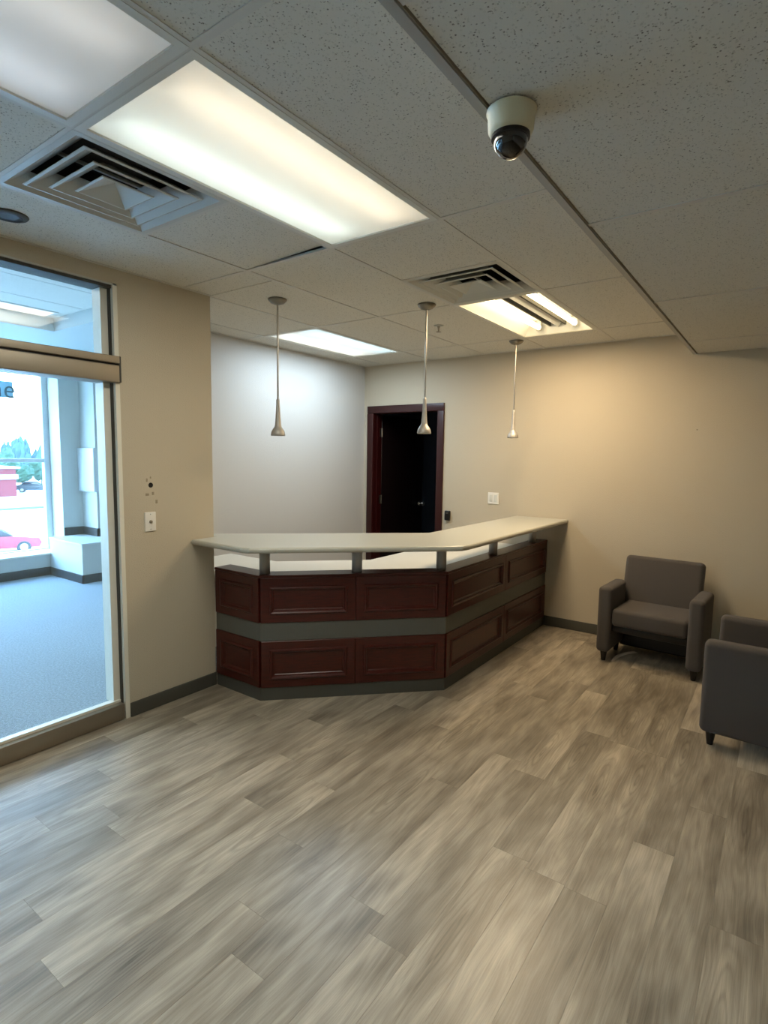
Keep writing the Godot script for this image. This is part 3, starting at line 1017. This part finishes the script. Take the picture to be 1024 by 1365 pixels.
# ---------------------------------------------------------------- reception desk
func build_desk() -> void:
	var o := thing("reception_desk", "angled cherry panelled reception desk with a pale raised countertop on metal posts", "desk", Vector3.ZERO)
	var line := [Vector2(-3.070, -2.36), Vector2(-2.645, -2.36), Vector2(-1.80, -3.22), Vector2(-1.80, -5.098)]   # front, from the left wall to the back wall
	var between := func(out_by: float, in_by: float) -> Array:
		var a := mitre(line, -out_by, false)
		var b := mitre(line, in_by, false)
		if (a[1] as Vector2).x < (line[1] as Vector2).x:
			a = mitre(line, out_by, false); b = mitre(line, -in_by, false)
		b.reverse()
		return a + b
	var s := sts()
	slab(s, between.call(0.0, 0.09), [Vector2(0, 0.0), Vector2(0, 0.80)])
	obj("carcass", s, M.leaf, o)
	s = sts()
	slab(s, between.call(0.012, 0.0), [Vector2(0, 0.0), Vector2(0, 0.084)])
	obj("toe_kick", s, M.base, o)
	s = sts()
	slab(s, between.call(0.012, 0.0), [Vector2(0, 0.392), Vector2(0, 0.508)])
	obj("grey_band", s, M.laminate, o)
	s = sts()
	slab(s, between.call(0.022, 0.11), [Vector2(-0.003, 0.798), Vector2(0, 0.801), Vector2(0, 0.813), Vector2(-0.003, 0.816)])
	obj("ledge_cap", s, M.cherry, o)
	# raised panels
	var steps := [Vector2(0, 0), Vector2(0, 0.018), Vector2(0.003, 0.020), Vector2(0.052, 0.020), Vector2(0.056, 0.027), Vector2(0.063, 0.030), Vector2(0.070, 0.026), Vector2(0.074, 0.017), Vector2(0.082, 0.014), Vector2(0.086, 0.010), Vector2(0.10, 0.010)]
	for seg in 3:
		var a: Vector2 = line[seg]
		var b: Vector2 = line[seg + 1]
		var count := 1 if seg == 0 else 2
		var u2 := (b - a).normalized()
		var u := Vector3(u2.x, 0, u2.y)
		var w := (b - a).length() / count
		var out := u.cross(Vector3.UP)
		var lift := 0.0
		if out.dot(Vector3(1, 0, 1)) < 0: out = -out
		for k in count:
			for row in [[0.086, 0.304], [0.510, 0.287]]:
				s = sts()
				var at := Vector3(a.x, row[0], a.y) + u * (w * k + 0.001)
				panel(s, at, u, Vector3.UP, w - 0.002, row[1], steps)
				obj("panel", s, M.cherry, o)
	# posts
	for p in [Vector2(-2.66, -2.41), Vector2(-2.245, -2.83), Vector2(-1.845, -3.235), Vector2(-1.84, -4.04), Vector2(-1.84, -4.87)]:
		s = sts()
		lathe(s, [Vector2(0, 0.815), Vector2(0.034, 0.815), Vector2(0.034, 0.986), Vector2(0, 0.986)], Vector3(p.x, 0, p.y), 24)
		obj("post", s, M.satin, o)
	# raised countertop
	var top := [Vector2(-3.081, -2.170), Vector2(-2.60, -2.165), Vector2(-2.545, -2.185), Vector2(-1.66, -3.045), Vector2(-1.615, -3.10), Vector2(-1.602, -3.16), Vector2(-1.600, -5.112), Vector2(-2.10, -5.112), Vector2(-2.10, -3.48), Vector2(-3.20, -2.44), Vector2(-3.20, -2.348), Vector2(-3.081, -2.348)]
	s = sts()
	slab(s, top, [Vector2(-0.012, 0.985), Vector2(-0.004, 0.989), Vector2(0, 0.998), Vector2(0, 1.008), Vector2(-0.004, 1.016), Vector2(-0.012, 1.020)])
	obj("countertop", s, M.top, o)
	# lower working surface behind
	var low := [Vector2(-3.75, -2.50), Vector2(-2.70, -2.50), Vector2(-1.925, -3.28), Vector2(-1.925, -5.10), Vector2(-2.68, -5.10), Vector2(-2.68, -3.55), Vector2(-3.20, -3.02), Vector2(-3.75, -3.02)]
	s = sts()
	slab(s, low, [Vector2(-0.004, 0.706), Vector2(0, 0.710), Vector2(0, 0.736), Vector2(-0.004, 0.740)])
	obj("desktop", s, M.desktop, o)
	s = sts()
	boxed("support_panel", Vector3(-3.73, 0, -3.0), Vector3(-3.70, 0.706, -2.52), M.desktop, o)
	boxed("support_panel", Vector3(-2.66, 0, -5.08), Vector3(-1.95, 0.706, -5.05), M.desktop, o)
	boxed("support_panel", Vector3(-2.66, 0, -3.9), Vector3(-1.95, 0.706, -3.87), M.desktop, o)
	s = sts()
	lathe(s, [Vector2(0.0, 0.746), Vector2(0.030, 0.746), Vector2(0.036, 0.740)].map(func(v): return v), Vector3(-2.30, 0, -3.30), 20)
	obj("cable_grommet", s, M.plate, o)
	s = sts()
	rbox(s, Vector3(-2.98, 0.740, -2.62), Vector3(-2.86, 0.750, -2.60), 0.003, 1)
	obj("cable_slot", s, M.black, o)
	s = sts()
	rbox(s, Vector3(-2.72, 0.740, -2.72), Vector3(-2.62, 0.750, -2.70), 0.003, 1)
	obj("cable_slot", s, M.black, o)

# ---------------------------------------------------------------- armchairs
func make_chair(label: String, at: Vector3, turn: float) -> Node3D:      # front towards +z, origin on the floor under the middle
	var o := thing("armchair", label, "armchair", at, turn, "grey upholstered armchairs")
	var hw := 0.365
	var front := 0.325
	var back := -0.325
	for x in [-1, 1]:
		var s := sts()
		rbox(s, Vector3(minf(x * hw, x * (hw - 0.10)), 0.075, -0.085), Vector3(maxf(x * hw, x * (hw - 0.10)), 0.592, front), 0.032, 4)
		obj("arm", s, M.cloth, o)
	var s2 := sts()
	rbox(s2, Vector3(-hw + 0.102, 0.290, back + 0.10), Vector3(hw - 0.102, 0.425, front - 0.02), 0.03, 4, Transform3D(), 0.018)
	obj("seat_cushion", s2, M.cloth, o)
	s2 = sts()
	var tilt := Transform3D(Basis(Vector3.RIGHT, -0.20), Vector3(0, 0, 0))
	var shift := Vector3(-0.012, 0.35, -0.085)
	tilt.origin = shift
	rbox(s2, Vector3(-hw + 0.072, 0, -0.10), Vector3(hw - 0.080, 0.445, 0.01), 0.035, 4, tilt)
	obj("backrest", s2, M.cloth, o)
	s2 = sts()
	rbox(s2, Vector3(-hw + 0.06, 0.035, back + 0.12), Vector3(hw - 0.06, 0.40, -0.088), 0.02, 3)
	obj("back_panel", s2, M.leg, o)  # near-black colour stands for the shade under the seat
	s2 = sts()
	rbox(s2, Vector3(-hw + 0.10, 0.24, -0.08), Vector3(hw - 0.10, 0.292, front - 0.05), 0.006, 1)
	obj("seat_frame", s2, M.leg, o)
	for x in [-1, 1]:
		for z in [front - 0.055, -0.05]:
			s2 = sts()
			lathe(s2, [Vector2(0, 0), Vector2(0.016, 0), Vector2(0.027, 0.08), Vector2(0, 0.08)], Vector3(x * (hw - 0.05), 0, z), 16, false)
			obj("leg", s2, M.leg, o)
	return o

func build_chairs() -> void:
	make_chair("dark grey upholstered armchair standing against the back wall, facing the room", Vector3(-0.752, 0, -4.745), deg_to_rad(-3.0))
	make_chair("dark grey armchair cut off by the right edge, seen from its arm side", Vector3(0.03, 0, -3.80), deg_to_rad(-92.0))

# ---------------------------------------------------------------- pendants and small things
func build_pendants() -> void:
	var sites := [
		["left pendant lamp on a thin rod, hanging before the pale wall", Vector3(-2.766, 0, -2.631), 1.695],
		["middle pendant lamp with a silver bell shade in front of the dark doorway", Vector3(-2.018, 0, -3.259), 1.725],
		["far pendant lamp close to the back wall beside the warm ceiling light", Vector3(-1.974, 0, -4.66), 1.745]]
	for q in sites:
		var y: float = q[2]
		var o := thing("pendant_lamp", q[0], "pendant lamp", q[1], 0, "pendant lamps above the reception desk")
		var s := sts()
		lathe(s, [Vector2(0, CEIL - 0.036), Vector2(0.018, CEIL - 0.035), Vector2(0.042, CEIL - 0.026), Vector2(0.058, CEIL - 0.010), Vector2(0.062, CEIL - 0.002), Vector2(0.06, CEIL), Vector2(0, CEIL)])
		obj("canopy", s, M.cap_metal, o)
		s = sts()
		tube(s, [Vector3(0, CEIL - 0.03, 0), Vector3(0, y + 0.22, 0)], 0.0062, 12)
		obj("rod", s, M.nickel, o)
		s = sts()
		lathe(s, [Vector2(0.046, y), Vector2(0.0475, y + 0.005), Vector2(0.043, y + 0.028), Vector2(0.033, y + 0.046), Vector2(0.024, y + 0.057), Vector2(0.020, y + 0.072), Vector2(0.016, y + 0.13), Vector2(0.0125, y + 0.19), Vector2(0.0115, y + 0.215), Vector2(0.0115, y + 0.235), Vector2(0.007, y + 0.242), Vector2(0, y + 0.242)], Vector3.ZERO, 32)
		lathe(s, [Vector2(0, y + 0.06), Vector2(0.018, y + 0.058), Vector2(0.037, y + 0.025), Vector2(0.044, y + 0.002), Vector2(0.046, y)], Vector3.ZERO, 32)
		obj("shade", s, M.satin, o)
		s = sts()
		lathe(s, [Vector2(0, y + 0.004), Vector2(0.012, y + 0.007), Vector2(0.017, y + 0.02), Vector2(0.012, y + 0.055), Vector2(0, y + 0.06)], Vector3.ZERO, 16)
		obj("bulb", s, M.plate, o)

func build_small_things() -> void:
	# dome camera on the edge of the lower ceiling
	var o := thing("dome_camera", "cream dome camera with a black glossy ball on the edge of the lower ceiling", "camera", Vector3(-0.607, SOFFIT, -1.352))
	var s := sts()
	lathe(s, [Vector2(0, -0.060), Vector2(0.043, -0.060), Vector2(0.050, -0.057), Vector2(0.0545, -0.048), Vector2(0.057, -0.010), Vector2(0.0605, -0.007), Vector2(0.0605, -0.0035), Vector2(0, -0.0035)], Vector3.ZERO, 40)
	obj("housing", s, M.cam_body if M.has("cam_body") else mat(Color(0.87, 0.82, 0.69), 0.45), o)
	s = sts()
	var pr := []
	for k in 9:
		var a := PI / 2 * k / 8.0
		pr.append(Vector2(0.042 * sin(a), -0.068 - 0.044 * cos(a)))
	pr.append(Vector2(0.0425, -0.058))
	lathe(s, pr, Vector3.ZERO, 32)
	var ball := mat(Color(0.012, 0.012, 0.016), 0.06)
	ball.clearcoat_enabled = true; ball.clearcoat = 1.0; ball.clearcoat_roughness = 0.03
	obj("dome", s, ball, o)
	s = sts()
	lathe(s, [Vector2(0.042, -0.068), Vector2(0.0465, -0.067), Vector2(0.0465, -0.059), Vector2(0.042, -0.059)], Vector3.ZERO, 32, false)
	obj("dome_ring", s, M.black, o)
	# sprinkler behind the middle pendant
	o = thing("fire_sprinkler", "small fire sprinkler head on the ceiling behind the middle pendant lamp", "sprinkler", Vector3(-2.252, CEIL, -3.818))
	s = sts()
	lathe(s, [Vector2(0.0, -0.008), Vector2(0.03, -0.006), Vector2(0.038, -0.0015), Vector2(0.0, -0.0015)])
	obj("escutcheon", s, M.vent, o)
	s = sts()
	lathe(s, [Vector2(0, -0.05), Vector2(0.019, -0.05), Vector2(0.019, -0.047), Vector2(0.005, -0.046), Vector2(0.007, -0.02), Vector2(0.011, -0.008), Vector2(0, -0.008)], Vector3.ZERO, 16, false)
	obj("deflector", s, M.bronze, o)
	# round plate near the left edge
	o = thing("ceiling_sprinkler_plate", "dark round recessed plate in the ceiling tile at the left edge", "ceiling plate", Vector3(-2.785, CEIL, -1.09))
	s = sts()
	lathe(s, [Vector2(0.052, -0.008), Vector2(0.070, -0.005), Vector2(0.075, 0.001), Vector2(0.05, 0.001)], Vector3.ZERO, 32)
	obj("rim", s, M.base, o)
	s = sts()
	lathe(s, [Vector2(0, -0.002), Vector2(0.03, -0.003), Vector2(0.054, -0.006), Vector2(0.054, 0.001), Vector2(0, 0.001)], Vector3.ZERO, 32)
	obj("insert", s, mat(Color(0.28, 0.28, 0.27), 0.5), o)
	# plates on the walls
	o = thing("wall_plate", "cream jack plate on the left wall beside the glass door", "wall plate", Vector3(XL, 1.16, -1.888))
	s = sts()
	rbox(s, Vector3(0, -0.058, -0.036), Vector3(0.008, 0.058, 0.036), 0.004, 2)
	obj("plate", s, M.plate, o)
	s = sts()
	lathe(s, [Vector2(0, 0.012), Vector2(0.006, 0.012), Vector2(0.009, 0.009), Vector2(0.010, 0.0), Vector2(0, 0)], Vector3.ZERO, 16, false)
	var j := obj("jack", s, M.bronze, o)
	j.position = Vector3(0.006, 0, 0)
	j.rotation_degrees = Vector3(0, 0, -90)
	for y in [-0.045, 0.045]:
		s = sts()
		lathe(s, [Vector2(0, 0.003), Vector2(0.003, 0.0025), Vector2(0.0035, 0.0), Vector2(0, 0)], Vector3.ZERO, 10)
		j = obj("screw", s, M.nickel, o)
		j.position = Vector3(0.007, y, 0)
		j.rotation_degrees = Vector3(0, 0, -90)
	o = thing("cable_hole", "small dark hole in chipped paint above the cream jack plate", "hole", Vector3(XL, 1.378, -1.899))
	s = sts()
	lathe(s, [Vector2(0, 0.0006), Vector2(0.0125, 0.0006), Vector2(0.014, 0.0012), Vector2(0.0155, 0.0), Vector2(0, 0)], Vector3.ZERO, 14, false)
	j = obj("opening", s, M.black, o)
	j.rotation_degrees = Vector3(0, 0, -90)
	for q in [[0.030, 0.024, 0.010, 0.005], [-0.055, 0.024, 0.007, 0.011], [-0.050, -0.014, 0.009, 0.007], [0.045, 0.0, 0.006, 0.004], [-0.10, -0.036, 0.011, 0.007]]:
		s = sts()
		rbox(s, Vector3(-0.001, q[0] - q[2], q[1] - q[3]), Vector3(0.0012, q[0] + q[2], q[1] + q[3]), 0.001, 1)
		obj("paint_chip", s, mat(Color(0.61, 0.555, 0.465), 0.8), o)
	o = thing("wall_socket", "white double wall plate above the countertop on the back wall", "wall plate", Vector3(-2.345, 1.172, ZB))
	s = sts()
	rbox(s, Vector3(-0.058, -0.057, 0), Vector3(0.058, 0.057, 0.008), 0.004, 2)
	obj("plate", s, M.plate, o)
	for x in [-0.024, 0.024]:
		s = sts()
		rbox(s, Vector3(x - 0.016, -0.034, 0.006), Vector3(x + 0.016, 0.034, 0.010), 0.002, 1)
		obj("insert", s, M.white_metal, o)
	o = thing("card_reader", "small black box on the back wall right of the dark doorway", "card reader", Vector3(-2.85, 0.915, ZB))
	s = sts()
	rbox(s, Vector3(-0.030, 0, 0), Vector3(0.030, 0.10, 0.03), 0.008, 3)
	obj("case", s, M.black, o)
	s = sts()
	rbox(s, Vector3(-0.012, 0.07, 0.028), Vector3(0.012, 0.08, 0.032), 0.002, 1)
	obj("indicator", s, M.base, o)
	o = thing("wall_nail", "tiny nail in the beige back wall above the armchair", "nail", Vector3(-0.61, 1.815, ZB))
	s = sts()
	lathe(s, [Vector2(0, 0), Vector2(0.0025, 0), Vector2(0.0025, 0.018), Vector2(0.006, 0.018), Vector2(0.006, 0.021), Vector2(0, 0.021)], Vector3.ZERO, 10, false)
	j = obj("pin", s, M.bronze, o)
	j.rotation_degrees = Vector3(90, 0, 0)
	# unidentified pale shape under the armchair, built as a bent strip
	s = sts()
	var pts := []
	for k in 9:
		var t := k / 8.0
		pts.append(Vector3(-1.012 + 0.09 * t * t * t, 0.008, -4.49 - 0.33 * t))
	for k in 8:
		var a: Vector3 = pts[k]
		var b: Vector3 = pts[k + 1]
		var wa := 0.010 + 0.020 * k / 8.0
		var wb := 0.010 + 0.020 * (k + 1) / 8.0
		quad(s, a + Vector3(-wa, -0.006, 0), a + Vector3(wa, -0.006, 0), b + Vector3(wb, -0.006, 0), b + Vector3(-wb, -0.006, 0))
		quad(s, a + Vector3(-wa, -0.006, 0), a + Vector3(0, 0.004, 0), b + Vector3(0, 0.004, 0), b + Vector3(-wb, -0.006, 0))
		quad(s, a + Vector3(0, 0.004, 0), a + Vector3(wa, -0.006, 0), b + Vector3(wb, -0.006, 0), b + Vector3(0, 0.004, 0))
	tag(obj("floor_strip", s, mat(Color(0.84, 0.78, 0.70), 0.6)), "unidentified pale bent shape on the floor under the armchair by the back wall", "strip")
